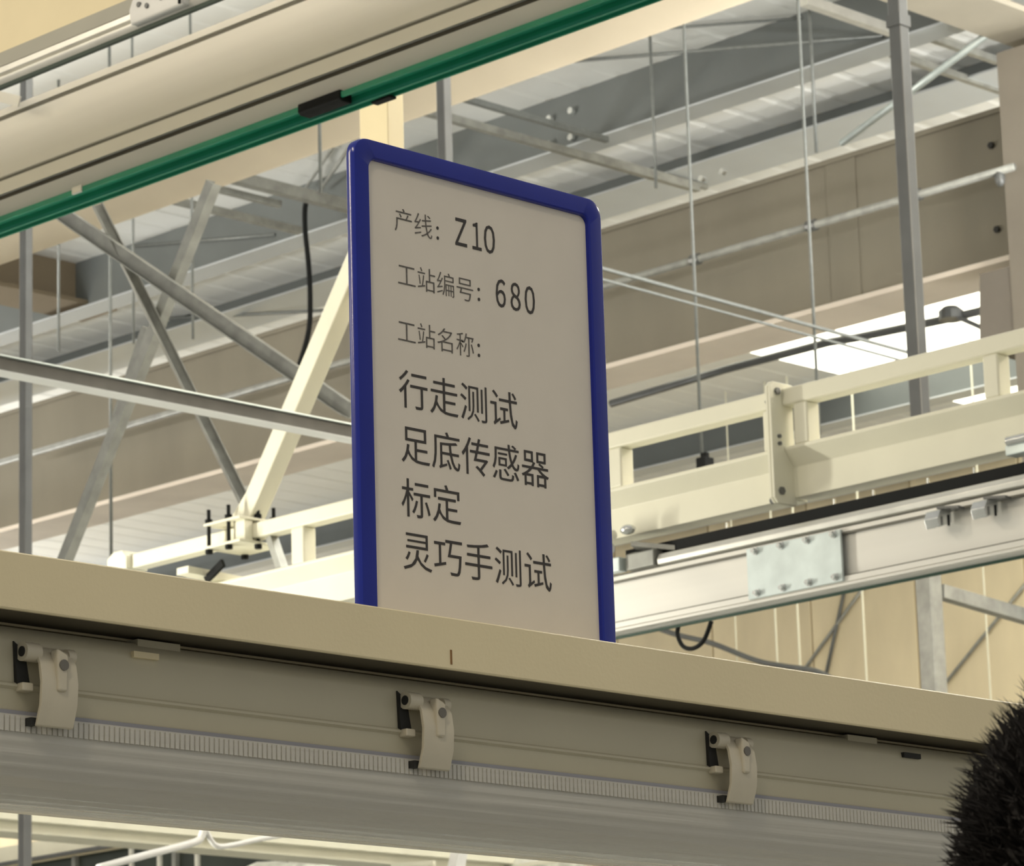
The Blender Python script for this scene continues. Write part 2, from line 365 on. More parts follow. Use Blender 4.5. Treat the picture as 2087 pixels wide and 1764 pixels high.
# diagonal struts (slotted channel)
def cchan(p, q, wd, lip, up, name, label, group=None, m='galv'):
    tt = .004
    prof = [(-wd/2, -lip/2), (wd/2, -lip/2), (wd/2, lip/2), (wd/2-tt, lip/2), (wd/2-tt, -lip/2+tt), (-wd/2+tt, -lip/2+tt), (-wd/2+tt, lip/2), (-wd/2, lip/2)]
    return tag(mk(name, MB().bar(p, q, 0, 0, up, prof), m), label, 'strut', group)
G = 'crossing galvanised struts left of the sign'
cchan(onx(8.975, 50, 383), onx(8.975, 712, 836), .060, .05, (-1, 0, .2), 'channel_strut', 'galvanised strut sloping down to the right behind the cream brace', G)
cchan(onx(9.022, 196, 412), onx(9.022, 503, 1030), .042, .042, (-.6, -.8, 0), 'channel_strut', 'galvanised strut with a bright face sloping steeply down to the right', G)
cchan(onx(9.066, 436, 372), onx(9.066, 70, 1300), .050, .044, (1, 0, 0), 'channel_strut', 'galvanised strut leaning to the left behind the others', G)
cchan(onx(9.10, 300, 668), onx(9.10, 240, 850), .035, .035, (1, 0, 0), 'channel_strut', 'short galvanised strut piece beside the leaning strut', G)
tag(mk('support_rail', MB().bar(onx(9.07, -150, 1345), onx(9.07, 700, 1100+150), .05, .05), 'galv'), 'galvanised rail behind the cream bar carrying the leaning strut', 'rail')
# horizontal channel in front of the brace
ya = 6.4; za = ony(ya, 0, 712).z; zb_ = ony(ya, 723, 901).z
t = thing('support_channel', 'horizontal galvanised channel crossing in front of the cream brace', 'channel', (5, ya, 3.5))
x0, x1 = ony(ya, -60, 705).x, ony(ya, 790, 905).x
zt_, zl = ony(ya, 350, 795).z, ony(ya, 350, 820).z; zbt = ony(ya, 350, 831).z
mk('web', MB().box((x0, ya, zl), (x1, ya+.004, zt_)), mat('channel_web_shaded', (.20, .19, .17), .6, .1, var=.15, scale=12), t)  # shade on this side of the web put into a darker colour
mk('bottom_flange', MB().box((x0, ya, zl-.003), (x1, ya+.045, zl)), mat('overlit_zinc', (.86, .87, .85), .5, .05, var=.04), t)  # glare on the flange put into a near-white colour
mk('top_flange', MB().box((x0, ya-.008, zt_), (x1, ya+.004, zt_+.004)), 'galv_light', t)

# ------------------------------------------------------------------ cream duct behind the green rail
dz = onx(11, 700, 273).z; dz2 = onx(11, 972, 177).z
t = thing('cream_duct', 'large round cream duct behind the green striped rail', 'duct', (11, 14, (dz+dz2)/2))
rad = .27; zc = (dz+dz2)/2 + rad*.93
mk('casing', MB().tube([(11, 6, zc), (11, 30, zc)], rad, 48), 'duct', t, smooth=True)

# ================================================================== RIGHT CRANE RAIL + FRAME (plane x = 6.6)
Y0, Y1 = 3.6, 9.4
X = 6.6
r = thing('crane_rail', 'aluminium crane rail with a bolted splice plate, right of the sign', 'rail', (X+.05, 6, 3.05))
mk('rail_profile', MB().prism([(X-.004, 3.078), (X-.004, 3.084), (X-.001, 3.0855), (X-.004, 3.087), (X-.004, 3.100), (X+.008, 3.103), (X+.008, 3.202), (X-.002, 3.206), (X-.002, 3.217),
     (X+.056, 3.217), (X+.056, 3.078), (X+.030, 3.078), (X+.030, 3.082), (X+.024, 3.082), (X+.024, 3.078)], 1, Y0, Y1), 'alu', r)
mk('groove', MB().box((X-.001, Y0, 3.099), (X+.007, Y1, 3.1035)), 'alu_dark', r)
mk('groove', MB().box((X-.003, Y0, 3.2015), (X+.006, Y1, 3.2065)), 'alu_dark', r)
mk('groove', MB().box((X+.001, Y0, 3.2165), (X+.05, Y1, 3.222)), 'alu_dark', r)
mk('top_cap', MB().prism([(X-.012, 3.222), (X-.014, 3.236), (X-.006, 3.250), (X+.07, 3.250), (X+.07, 3.222)], 1, Y0, 6.02), 'silver', r, bevel=.003)
mk('green_strip', MB().box((X+.050, Y0, 3.072), (X+.057, Y1, 3.0785)), mat('dark_green_strip', (.01, .06, .035), .5), r)
py0, py1 = onx(X, 1722, 1150).y, onx(X, 1529, 1160).y
mk('splice_plate', MB().box((X-.012, py0, 3.088), (X-.004, py1, 3.213)), 'galv_light', r, bevel=.0015)
pl = r.children[-1]
for k in range(4):
    yy = py1-.03 - k*(py1-py0-.05)/3
    for z in (3.203, 3.100):
        mb = MB(); mb.tube([(X-.012, yy, z), (X-.015, yy, z)], .0095, 14); mb.tube([(X-.015, yy, z), (X-.025, yy, z)], .0065, 6)
        mk('bolt', mb, 'chrome', pl, smooth='auto')
# hooks on the rail lip
for px in (1932, 2027):
    q = onx(X, px, 1050-(px-1932)*.21)
    h = thing('rail_hook', 'plated hook bracket on the upper lip of the crane rail, %s' % ('left one of two' if px < 2000 else 'right one of two'), 'bracket', q, 'hook brackets on the crane rail')
    mk('body', MB().prism([(X-.010, 3.207), (X-.052, 3.198), (X-.062, 3.178), (X-.054, 3.156), (X-.010, 3.172)], 1, q.y+.024, q.y-.018), 'chrome', h, bevel=.003)
    mk('arm', MB().bar((X-.03, q.y, 3.205), (X-.02, q.y-.055, 3.200), .03, .006), 'conduit', h)
    mk('pin', MB().tube([(X-.05, q.y+.006, 3.185), (X-.05, q.y+.006, 3.158)], .003, 8), 'chrome', h)
    mk('pin', MB().tube([(X-.035, q.y-.028, 3.185), (X-.035, q.y-.028, 3.160)], .003, 8), 'black', h)
# energy chain
tag(mk('energy_chain', MB().prism([(X+.015, 3.2505), (X+.015, 3.283), (X+.075, 3.283), (X+.075, 3.2505)], 1, Y0, 6.15), 'black'), 'black flat cable chain lying on the right crane rail', 'cable chain')
# end trolley at the left end of the top cap
q = onx(X, 1320, 1120)
t = thing('end_trolley', 'plated trolley bracket on the crane rail beside the sign\'s right edge', 'trolley', (X, q.y, 3.2))
def yx(px): return onx(X, px, 1120).y
mk('plate', MB().prism([(X-.02, 3.222), (X-.02, 3.262), (X+.05, 3.285), (X+.06, 3.222)], 1, yx(1342), yx(1285)), 'galv', t, bevel=.003)
mk('arm', MB().bar((X-.015, yx(1300), 3.283), (X+.05, yx(1375), 3.258), .05, .012), 'galv', t)
mk('jaw', MB().box((X-.035, yx(1280), 3.222), (X-.004, yx(1236), 3.258)), 'galv_light', t, bevel=.003)
mk('roller', MB().tube([(X-.03, yx(1262), 3.285), (X-.03, yx(1230), 3.285)], .014, 14), 'chrome', t, smooth='auto')
mk('roller', MB().tube([(X-.028, yx(1268), 3.318), (X-.028, yx(1234), 3.318)], .012, 14), 'silver', t, smooth='auto')
mk('knob', MB().ball((X-.03, yx(1298), 3.322), (.018, .022, .013), 12, 8), 'chrome', t, smooth=True)
q = onx(X-.02, 2075, 915)
t = thing('end_trolley', 'plated trolley bracket on the cream frame at the right edge', 'trolley', q)
mk('jaw', MB().box(q+Vector((-.01, -.05, -.012)), q+Vector((.03, .03, .012))), 'galv_light', t, bevel=.003)
mk('roller', MB().tube([q+Vector((-.01, .02, .02)), q+Vector((-.01, -.05, .02))], .012, 12), 'chrome', t, smooth='auto')
# cream ladder frame
fr = thing('crane_girder', 'cream ladder girder above the crane rail, running behind the sign', 'frame', (X+.05, 6, 3.3))
YS = onx(X, 1592, 900).y
UT = [(X, 3.548), (X, 3.592), (X+.05, 3.592), (X+.05, 3.548)]
LT = [(X, 3.438), (X+.033, 3.399), (X+.033, 3.324), (X+.097, 3.324), (X+.097, 3.399), (X+.13, 3.438), (X+.13, 3.446), (X, 3.446)]
yend = onx(X, 255, 1165).y
mk('upper_tube', MB().prism(UT, 1, Y0, YS-.006), 'cream', fr, bevel=.006)
mk('upper_tube', MB().prism(UT, 1, YS+.006, yend), 'cream', fr, bevel=.006)
mk('lower_beam', MB().prism(LT, 1, Y0, YS-.006), 'cream', fr, bevel=.002)
mk('lower_beam', MB().prism(LT, 1, YS+.006, yend-.2), 'cream', fr, bevel=.002)
for px0, px1 in ((1616, 1645), (2008, 2040), (588, 614), (1232, 1262), (1553, 1577)):
    y1_, y0_ = onx(X, px0, 860).y, onx(X, px1, 860).y
    mk('post', MB().box((X+.001, y0_, 3.445), (X+.049, y1_, 3.549)), 'cream', fr, bevel=.006)
for s, nm in ((-1, 0), (1, 1)):
    ys = YS + s*.0045
    pp = MB().prism([(X-.042, 3.318), (X-.03, 3.305), (X+.040, 3.305), (X+.040, 3.606), (X-.03, 3.606), (X-.042, 3.594)], 1, ys-.004, ys+.004)
    e = mk('splice_flange', pp, 'cream', fr, bevel=.0015)
    if s < 0:
        for z, rr in ((3.582, .009), (3.470, .005), (3.452, .005), (3.335, .010)):
            mk('bolt', bolt(MB(), (X-.018, ys-.004, z), (0, -1, 0), rr, .006), 'conduit', e)
    else:
        for z in (3.56, 3.315):
            mk('bolt', bolt(MB(), (X-.02, ys+.004, z), (0, 1, 0), .008, .014), 'conduit', e)
p = onx(X-.005, 278, 1150)
mk('end_bracket', MB().prism([(yend+.06, 3.545), (yend-.03, 3.545), (yend-.03, 3.585), (yend-.01, 3.603), (yend+.03, 3.603), (yend+.06, 3.585)], 0, X-.02, X+.06), 'cream', fr, bevel=.004)
for px, py in ((1480, 1037), (1700, 1022), (1780, 1005), (1890, 962), (1985, 952)):
    q = onx(X+.03, px, py)
    mk('hanger_bolt', MB().tube([(X+.03, q.y, 3.268), (X+.03, q.y, 3.30)], .0035, 8), 'chrome', fr)
# brace, post and clamp
t = thing('brace_post', 'cream square post and slanting brace rising behind the sign', 'brace', (X+.02, 7.6, 3.6))
pa, pb = Vector((X+.028, 7.60, 3.607)), Vector((X+.028, 6.985, 4.45))
mk('brace', MB().bar(pa, pb, .058, .058, (-1, 0, 0)), 'cream', t, bevel=.005)
ypl, ypr = onx(X, 732, 240).y, onx(X, 790, 240).y
mk('post', MB().box((X, ypr, 3.5925), (X+.062, ypl, ROOF)), 'bar', t, bevel=.004)
mk('gusset', MB().prism([(7.70, 3.606), (7.585, 3.606), (7.575, 3.70), (7.60, 3.70)], 0, X+.026, X+.032), 'cream', t)
cl = thing('frame_clamp', 'cream clamp plates with black threaded bolts at the brace foot', 'clamp', (X+.02, 7.62, 3.54))
mk('top_plate', MB().box((X-.055, 7.545, 3.598), (X+.10, 7.70, 3.606)), 'cream', cl, bevel=.002)
mk('bottom_plate', MB().box((X-.055, 7.545, 3.532), (X+.10, 7.70, 3.540)), 'cream', cl, bevel=.002)
mk('side_block', MB().box((X-.03, 7.552, 3.54), (X+.0, 7.60, 3.598)), 'cream', cl, bevel=.002)
for x, y in ((X-.043, 7.69), (X-.043, 7.605), (X+.085, 7.56), (X+.085, 7.685), (X+.02, 7.553)):
    b = mk('threaded_bolt', MB().tube([(x, y, 3.522), (x, y, 3.646)], .0055, 8), 'black', cl)
    mb = MB(); mb.tube([(x, y, 3.606), (x, y, 3.618)], .011, 6); mb.tube([(x, y, 3.520), (x, y, 3.532)], .011, 6)
    mk('nut', mb, 'black', b)
tag(mk('strap_end', MB().bar(onx(X-.02, 455, 1146), onx(X-.02, 420, 1182), .022, .01, (-1, 0, 0)), 'black'), 'short black strap hanging below the frame clamp', 'strap')
tag(mk('cross_channel', MB().bar(ony(7.75, 372, 1162), ony(7.75, 640, 1216), .05, .02), 'cream'), 'pale cross channel under the clamp just above the cream bar', 'channel')
tag(mk('sloping_plate', MB().bar(onx(6.63, 554, 1095), onx(6.63, 580, 1172), .03, .02), 'galv'), 'short galvanised leg below the frame beside the clamp', 'strut')

# cable loop and cables
def cable(pts, r, label, m='black', name='hanging_cable', n=10):
    pts = [Vector(p) for p in pts]; out = []
    for i in range(len(pts)-1):
        p0, p1, p2, p3 = pts[max(i-1, 0)], pts[i], pts[i+1], pts[min(i+2, len(pts)-1)]
        for k in range(6):
            u = k/6
            out.append(.5*((2*p1)+(p2-p0)*u+(2*p0-5*p1+4*p2-p3)*u*u+(3*p1-p0-3*p2+p3)*u**3))
    out.append(pts[-1])
    return tag(mk(name, MB().tube(out, r, n), m, smooth=True), label, 'cable')
cable([onx(6.7, *p) for p in ((1384, 1270), (1381, 1292), (1392, 1316), (1412, 1321), (1434, 1305), (1450, 1265))], .0058, 'black cable loop hanging below the crane rail')
cable([onz(8.2, 634, 408)]+[onx(onz(8.2, 634, 408).x, *p) for p in ((630, 409), (622, 420), (622, 470), (629, 540), (632, 610), (628, 680), (600, 775))], .0165, 'thick black cable hanging left of the sign')
cable([onx(21.97, *p) for p in ((1150, 1215), (1260, 1250), (1370, 1290), (1450, 1310), (1540, 1345), (1600, 1357), (1660, 1366), (1700, 1385))], .022, 'dark cable sagging before the far wall', 'conduit')

# ================================================================== NEAR RAIL (plane x = 4.4)
N0, N1 = 2.6, 7.2; X = 4.4
r = thing('crane_rail', 'near aluminium rail with a green cover strip across the top left', 'rail', (X+.05, 5, 3.6))
prof = [(X+.02, 3.655), (X+.006, 3.690), (X+.014, 3.691), (X+.014, 3.699), (X, 3.700), (X, 3.728), (X+.005, 3.7305), (X+.005, 3.7355), (X+.002, 3.738), (X+.002, 3.859), (X+.006, 3.8605), (X+.006, 3.8665), (X, 3.868), (X, 3.882), (X+.02, 3.884), (X+.10, 3.884), (X+.10, 3.655)]
mk('rail_profile', MB().prism(prof, 1, N0, N1), 'alu', r)
for a, b in ((3.8605, 3.8665), (3.7305, 3.7355)):
    mk('groove', MB().box((X+.0035, N0, a), (X+.0062, N1, b)), 'alu_dark', r)
mk('groove', MB().box((X+.008, N0, 3.691), (X+.0142, N1, 3.6995)), mat('deep_groove', (.06, .055, .045), .6), r)
gp = [(X+.006, 3.656), (X+.006, 3.6455), (X+.010, 3.6445), (X+.012, 3.654), (X+.040, 3.654), (X+.041, 3.638), (X+.046, 3.637), (X+.048, 3.650), (X+.060, 3.650), (X+.062, 3.637), (X+.066, 3.637), (X+.09, 3.656)]
gc = mk('green_cover', MB().prism(gp, 1, N0, N1), 'green', r)
mk('green_rib', MB().prism([(X+.0405, 3.6445), (X+.0405, 3.6375), (X+.0415, 3.6375), (X+.0415, 3.6445)], 1, N0, N1), 'green_light', r)
def nv(px, py): return onx(X, px, py).y
mk('black_clip', MB().prism([(X+.003, 3.660), (X+.002, 3.643), (X+.010, 3.638), (X+.034, 3.638), (X+.034, 3.660)], 1, nv(690, 190), nv(604, 215)), 'black', r, bevel=.002)
mk('black_clip', MB().box((X+.05, nv(755, 230), 3.632), (X+.068, nv(716, 240), 3.6375)), 'black', r, bevel=.002)
mk('grey_clip', MB().box((X+.003, nv(163, 390), 3.645), (X+.010, nv(143, 395), 3.660)), 'alu', r, bevel=.002)
# upper left rail and cream beam (plane x = 3.9)
X = 3.9
def zz_(px, py): return onx(X, px, py).z
zA, zB, zC, zD = zz_(100, 141), zz_(100, 131), zz_(100, 97), zz_(100, 59)
r = thing('crane_rail', 'bright rail with a white coupling above the green striped rail, top left', 'rail', (X+.05, 5.5, zA))
mk('top_cap', MB().prism([(X+.005, zB), (X, zB+.008), (X, zB+.014), (X+.006, zB+.016), (X-.002, zB+.020), (X-.002, zC), (X+.012, zC), (X+.012, zB)], 1, 2.5, 7), 'silver', r, bevel=.001)
mk('green_strip', MB().box((X+.003, 2.5, zA+.003), (X+.012, 7, zB)), mat('dark_green_strip_upper', (.012, .035, .02), .5), r)
ya, yb = onx(X, 385, 20).y, onx(X, 276, 40).y
cp = mk('coupling', MB().prism([(X-.012, zB+.004), (X-.016, zB+.03), (X-.008, zC+.022), (X+.012, zC+.022), (X+.012, zB+.004)], 1, ya, yb), 'white_pipe', r, bevel=.004)
for k, (u, dzz) in enumerate(((.2, .008), (.35, .0), (.5, .012), (.62, .004), (.75, .015))):
    yy = yb+(ya-yb)*u; mk('screw', MB().tube([(X-.012, yy, zC-.006+dzz), (X-.018, yy, zC-.006+dzz)], .005, 6), 'conduit', cp)
mk('cable_tie', MB().bar((X-.018, ya+.004, zB+.004), (X-.018, ya+.004, zC+.02), .004, .004), 'black', cp)
b = thing('cream_beam', 'tan cream beam in the top left corner of the photo', 'beam', (X+.05, 5.5, zC))
mk('beam', MB().prism([(X+.02, zD+.004), (X+.02, zD+.25), (X+.075, zD+.25), (X+.075, zD+.004)], 1, 2.5, 7), 'bar', b)
mk('lower_flange', MB().prism([(X+.0, zC+.002), (X+.018, zD+.004), (X+.03, zD+.004), (X+.014, zC+.002)], 1, 2.5, 7), mat('beam_grey_flange', (.40, .39, .33), .5, var=.05), b)
q = onx(4.6, 10, 200)
tag(mk('edge_plate', MB().bar(onx(4.35, -25, 190), onx(4.35, 40, 207), .004, .022), 'white_pipe'), 'small white plate at the left edge above the near rail', 'plate')

# ================================================================== WORKSTATION: bar, sign, lamp
YB = 1.80; BX0, BX1 = .75, 2.75
b = thing('workstation_bar', 'long cream bar across the photo carrying the blue framed sign', 'bar', (1.75, YB+.05, 1.878))
poly = [(YB+.049, 1.9165), (YB+.0012, 1.9165), (YB, 1.9155), (YB, 1.8807), (YB+.0006, 1.8797), (YB+.003, 1.8797), (YB+.003, 1.9135), (YB+.046, 1.9135), (YB+.046, 1.8797), (YB+.135, 1.8797), (YB+.135, 1.889), (YB+.049, 1.889)]
mk('beam', MB().prism(poly, 0, BX0, BX1), 'bar', b)
mk('shade_strip', MB().box((BX0+.01, YB+.0035, 1.8812), (BX1-.01, YB+.0455, 1.8832)), mat('shade_dark', (.10, .085, .055), .7), b)  # dark strip standing in for the shade in the gap under the bar
mk('scuff_mark', MB().box((ony(YB, 919, 1330).x-.0008, YB-.0004, 1.8832), (ony(YB, 919, 1330).x+.0008, YB+.001, 1.8935)), 'brown_mark', b)
for x in (BX0+.03, BX1-.03):
    mk('upright', MB().box((x-.03, YB+.05, 0), (x+.03, YB+.11, 1.8797)), 'bar', b)
    mk('foot', MB().box((x-.06, YB-.25, 0), (x+.06, YB+.35, .04)), 'bar', b, bevel=.005)
# --- sign
SY = 1.852
s = thing('station_sign', 'upright white sign with blue frame and black Chinese printing on the cream bar', 'sign', (1.847, SY+.006, 1.889))
sx0, sx1, szb, szt = 1.7185, 1.977, 1.889, 2.2745
def rrect(x0, x1, z0, z1, rad, n=6):
    pts = []
    for cx, cz, a0 in ((x1-rad, z1-rad, 0), (x0+rad, z1-rad, 90), (x0+rad, z0+rad, 180), (x1-rad, z0+rad, 270)):
        for k in range(n+1):
            a = math.radians(a0+90*k/n); pts.append((cx+rad*math.cos(a), cz+rad*math.sin(a)))
    return pts
def frame_mesh():
    N = 8; mb = MB(); rings = []
    # section (inset, y) from the inner front lip round to the inner back
    sec = [(.0150, SY+.003), (.0146, SY-.001), (.0135, SY-.002), (.0022, SY-.002), (.0006, SY-.0012), (0, SY+.001), (0, SY+.0065), (.0015, SY+.0085), (.0145, SY+.0085)]
    for ins, y in sec:
        rad = max(.003, .0135-ins*.42)
        rings.append([(x, y, z) for x, z in rrect(sx0+ins, sx1-ins, szb+ins, szt-ins, rad, N)])
    k = len(rings[0]); vs = [v for r_ in rings for v in r_]; fs = []
    for i in range(len(rings)):
        j = (i+1) % len(rings)
        for a in range(k): fs.append((i*k+a, i*k+(a+1) % k, j*k+(a+1) % k, j*k+a))
    return mb.add(vs, fs)
mk('frame', frame_mesh(), 'blue', s, smooth='auto')
mk('back_board', MB().prism(rrect(sx0+.008, sx1-.008, szb+.008, szt-.008, .008), 1, SY+.004, SY+.0075), 'blue', s)
pap = mk('paper', MB().prism(rrect(sx0+.0135, sx1-.0135, szb+.0135, szt-.0135, .0075), 1, SY+.002, SY+.0039), 'paper', s)
def text(body, xl, zc, size, xscale, m, thin=0.0):
    cu_ = bpy.data.curves.new('printed_text', 'FONT'); cu_.body = body; cu_.size = size; cu_.offset = thin; cu_.extrude = .00015
    cu_.resolution_u = 3
    o = bpy.data.objects.new('printed_text', cu_); COL.objects.link(o)
    bpy.context.view_layer.update()
    me = bpy.data.meshes.new_from_object(o.evaluated_get(bpy.context.evaluated_depsgraph_get()))
    bpy.data.objects.remove(o); bpy.data.curves.remove(cu_)
    xs = [v.co.x for v in me.vertices]; zs = [v.co.y for v in me.vertices]
    a, zm = min(xs), (min(zs)+max(zs))/2
    for v in me.vertices:
        v.co = Vector((xl+(v.co.x-a)*xscale, SY+.0018-v.co.z, zc+(v.co.y-zm)*1.0)) - OFF[pap]
    me.materials.clear(); me.materials.append(M[m])
    o = bpy.data.objects.new('printed_text', me); COL.objects.link(o); o.parent = pap; OFF[o] = OFF[pap]
    return o
def L(px, py): return ony(SY, px, py)
BS = .0306
text('行走测试', L(817, 790).x, (L(842, 795).z+L(1027, 830).z)/2, BS, 1, 'ink', -.00012)
text('足底传感器', L(822, 900).x, L(965, 928).z, BS, 1, 'ink', -.00012)
text('标定', L(822, 1010).x, L(879, 1020).z, BS, 1, 'ink', -.00012)
text('灵巧手测试', L(826, 1122).x, L(975, 1143).z, BS, 1, 'ink', -.00012)
LS = .0197
text('产线', L(808, 445).x, L(848, 454).z, LS, 1, 'grey_ink', -.00022)
text(':', L(893, 470).x, L(897, 474).z, .022, .9, 'ink', 0)
for ch, px, py in (('Ｚ', 931, 470), ('１', 966, 478), ('０', 990, 484)): text(ch, L(px, py).x, L(974, 480).z, .0285, .72 if ch != '１' else .62, 'ink', .00012)
text('工站编号', L(815, 560).x, L(893, 574).z, LS, 1, 'grey_ink', -.00022)
text(':', L(977, 596).x, L(981, 599).z, .022, .9, 'ink', 0)
for ch, px, py in (('６', 1014, 595), ('８', 1044, 600), ('０', 1073, 606)): text(ch, L(px, py).x, L(1056, 604).z, .0285, .68, 'ink', .00012)
text('工站名称', L(815, 675).x, L(893, 688).z, LS, 1, 'grey_ink', -.00022)
text(':', L(977, 710).x, L(981, 713).z, .022, .9, 'ink', 0)

# --- tri-proof lamp under the bar
FX0, FX1 = .98, 2.52; FY = 1.832
lt = thing('batten_lamp', 'grey beige batten lamp with clear ribbed lens under the cream bar', 'lamp', (1.75, FY+.05, 1.758))
D = .105
hp = [(FY+.004, 1.8765), (FY-.0022, 1.871), (FY-.0032, 1.866), (FY-.0012, 1.8405), (FY-.0042, 1.8388), (FY-.0046, 1.8372), (FY-.0024, 1.8355), (FY-.0016, 1.8235), (FY-.0010, 1.822)]
full = hp + [(FY+D-(y-FY), z) for y, z in reversed(hp)]
mk('housing', MB().prism(full, 0, FX0, FX1), 'housing', lt, smooth='auto')
mk('gasket', MB().box((FX0+.002, FY-.003, 1.8195), (FX1-.002, FY+D+.003, 1.8222)), mat('gasket_grey', (.30, .30, .33), .6), lt)
# lens: shell along X
op = []; n = 72
for k in range(n+1):
    a = math.pi*k/n
    cx = math.cos(a); sx = math.sin(a)
    yy = FY + D/2 - (D/2+.004)*(abs(cx)**.62)*(1 if cx > 0 else -1)
    zz2 = 1.8195 - .0500*(sx**.72)
    rp = 1+.007*math.sin(k*1.571)
    op.append((FY+D/2+(yy-FY-D/2)*rp, 1.8195+(zz2-1.8195)*rp))
cy, cz = FY+D/2, 1.8195
ip = [(cy+(y-cy)*.955, 1.8195+(z-1.8195)*.955) for y, z in op]
mk('lens', MB().prism(op+list(reversed(ip)), 0, FX0+.004, FX1-.004), 'lens', lt, smooth='auto')
mb = MB(); x = FX0+.01
while x < FX1-.01:
    mb.box((x, FY-.0052, 1.8085), (x+.0030, FY-.0034, 1.8185)); x += .0042
o = mk('prism_ribs', mb, 'lens', lt); o['kind'] = 'stuff'
mk('reflector_tray', MB().prism([(FY+.012, 1.8215), (FY+.02, 1.805), (FY+.085, 1.805), (FY+.093, 1.8215)], 0, FX0+.02, FX1-.02), mat('tray_white', (.66, .63, .56), .5), lt)
for k, yy in enumerate((FY+.035, FY+.07)):
    mk('lamp_tube', MB().tube([(FX0+.05, yy, 1.792), (FX1-.05, yy, 1.792)], .0080, 14), mat('unlit_tube', (.72, .70, .64), .3), lt, smooth='auto')
for x in (FX0, FX1):
    mk('end_cap', MB().prism(op, 0, x-.004 if x == FX0 else x-.006, x+.006 if x == FX0 else x+.004), 'housing', lt)
for x in (1.52, 2.24):
    mk('mount_bracket', MB().box((x-.018, FY+.002, 1.872), (x+.018, FY+.095, 1.8795)), 'housing', lt)
for px, py, cmat in ((290, 1310, 'clip'), (1850, 1521, 'dark')):
    q = ony(FY-.001, px, py); mk('spring_tab', MB().box((q.x-.011, FY-.006, 1.8655), (q.x+.010, FY+.004, 1.8695)), 'bar' if cmat == 'clip' else 'dark', lt)
def clip(xc):
    x0, x1 = xc-.0145, xc+.0145
    outer = [(FY-.004, 1.8645), (FY-.011, 1.861), (FY-.0165, 1.852), (FY-.0185, 1.840), (FY-.0175, 1.826), (FY-.013, 1.8125)]
    inner = [(y+.0028, z-.0005) for y, z in reversed(outer)]
    c_ = mk('latch_clip', MB().prism(outer+inner, 0, x0, x1), 'clip', lt, smooth='auto', bevel=.0006)
    mb = MB(); mb.tube([(x0-.009, FY-.009, 1.859), (x0+.003, FY-.009, 1.859)], .0062, 16)
    mk('hinge_barrel', mb, 'clip', c_, smooth='auto')
    mk('barrel_hole', MB().tube([(x0-.0094, FY-.009, 1.859), (x0-.008, FY-.009, 1.859)], .0034, 12), 'dark', c_)
    mk('hinge_barrel', MB().tube([(x1-.003, FY-.008, 1.859), (x1+.003, FY-.008, 1.859)], .005, 14), 'clip', c_, smooth='auto')
    mk('recess', MB().prism([(x0-.012, 1.866), (x0-.009, 1.839), (x0+.001, 1.839), (x0-.003, 1.860)], 1, FY-.0045, FY+.002), 'dark', c_)
    mk('hook', MB().box((x0-.009, FY-.010, 1.834), (x0-.0002, FY-.002, 1.8395)), 'clip', c_, bevel=.001)
    mk('hook', MB().box((x0-.003, FY-.0105, 1.8125), (x0+.002, FY-.003, 1.8175)), 'dark', c_)
    mk('boss', MB().prism([(xc-.003, 1.834), (xc+.0045, 1.834), (xc+.0055, 1.858), (xc-.004, 1.862)], 1, FY-.0205, FY-.012), 'clip', c_, bevel=.002)
    mk('screw_hole', MB().tube([(xc+.001, FY-.0212, 1.851), (xc+.001, FY-.0195, 1.851)], .0036, 14), mat('hole_grey', (.16, .15, .13), .6), c_)
    return c_
for xc in (1.0745, 1.4225, 1.7545, 2.074, 2.40): clip(xc)

# ================================================================== lower strip: far mezzanine, beams, ducts
pa = ony(13.5, 60, 1668); pb = ony(13.5, 700, 1752)
t = thing('far_beam', 'far cream beam sloping below the lamp at the bottom left', 'beam', (pa.x, 13.5, pa.z))
zt2 = (ony(13.5, 350, 1690).z); zm2 = ony(13.5, 350, 1702).z; zb2 = ony(13.5, 350, 1722).z
mk('face', MB().box((pa.x-2, 13.5, zb2), (pb.x+1.6, 13.7, zt2)), 'cream', t)
mk('cap', MB().box((pa.x-2, 13.44, zm2), (pb.x+1.6, 13.7, zt2+.01)), 'cream', t)
zf0, zf1 = onx(19, 120, 1738).z, onx(19, 120, 1706).z
yr = onx(19, 258, 1700).y
t = thing('mezzanine_fascia', 'bright cream fascia panel at the far bottom left', 'panel', (19, yr+5, zf0))
mk('panel', MB().box((19, yr, zf0), (19.3, yr+14, zf1)), 'cream', t)
mk('trim', MB().box((18.97, yr-.04, zf0-.03), (19.0, yr+14, zf0)), 'conduit', t)
t = thing('dark_glazing', 'dark window band under the cream fascia at the bottom left', 'window', (19.1, yr+3, 4.0))
ww = None
for k in range(14):
    y0 = yr-4.4+1.3*k
    for_m = MB().box((19.1, y0, 3.9), (19.14, y0+1.25, zf0-.03))
    mk('pane', for_m, 'window_dark', t); mk('mullion', MB().box((19.06, y0+1.25, 3.9), (19.14, y0+1.30, zf0-.03)), 'galv', t)
for px, lb in ((268, 'left'), (325, 'middle'), (402, 'right')):
    q = onx(17, px, 1715); tag(mk('thin_post', MB().tube([(17, q.y, 4.2), (17, q.y, q.z)], .022, 8), 'galv'), 'thin pale post in the dark bottom strip, %s of three' % lb, 'post', 'thin posts below the lamp')
cable([ony(8, *p) for p in ((200, 1768), (300, 1741), (395, 1716), (412, 1700), (415, 1676))], .011, 'white curved pipe at the bottom left below the lamp', 'white_pipe', 'bent_pipe')
cable([ony(8.0, *p) for p in ((415, 1676), (424, 1700), (440, 1722), (470, 1722), (540, 1707), (640, 1690))], .008, 'thin white cable branching right of the curved pipe', 'white_pipe', 'white_cable')
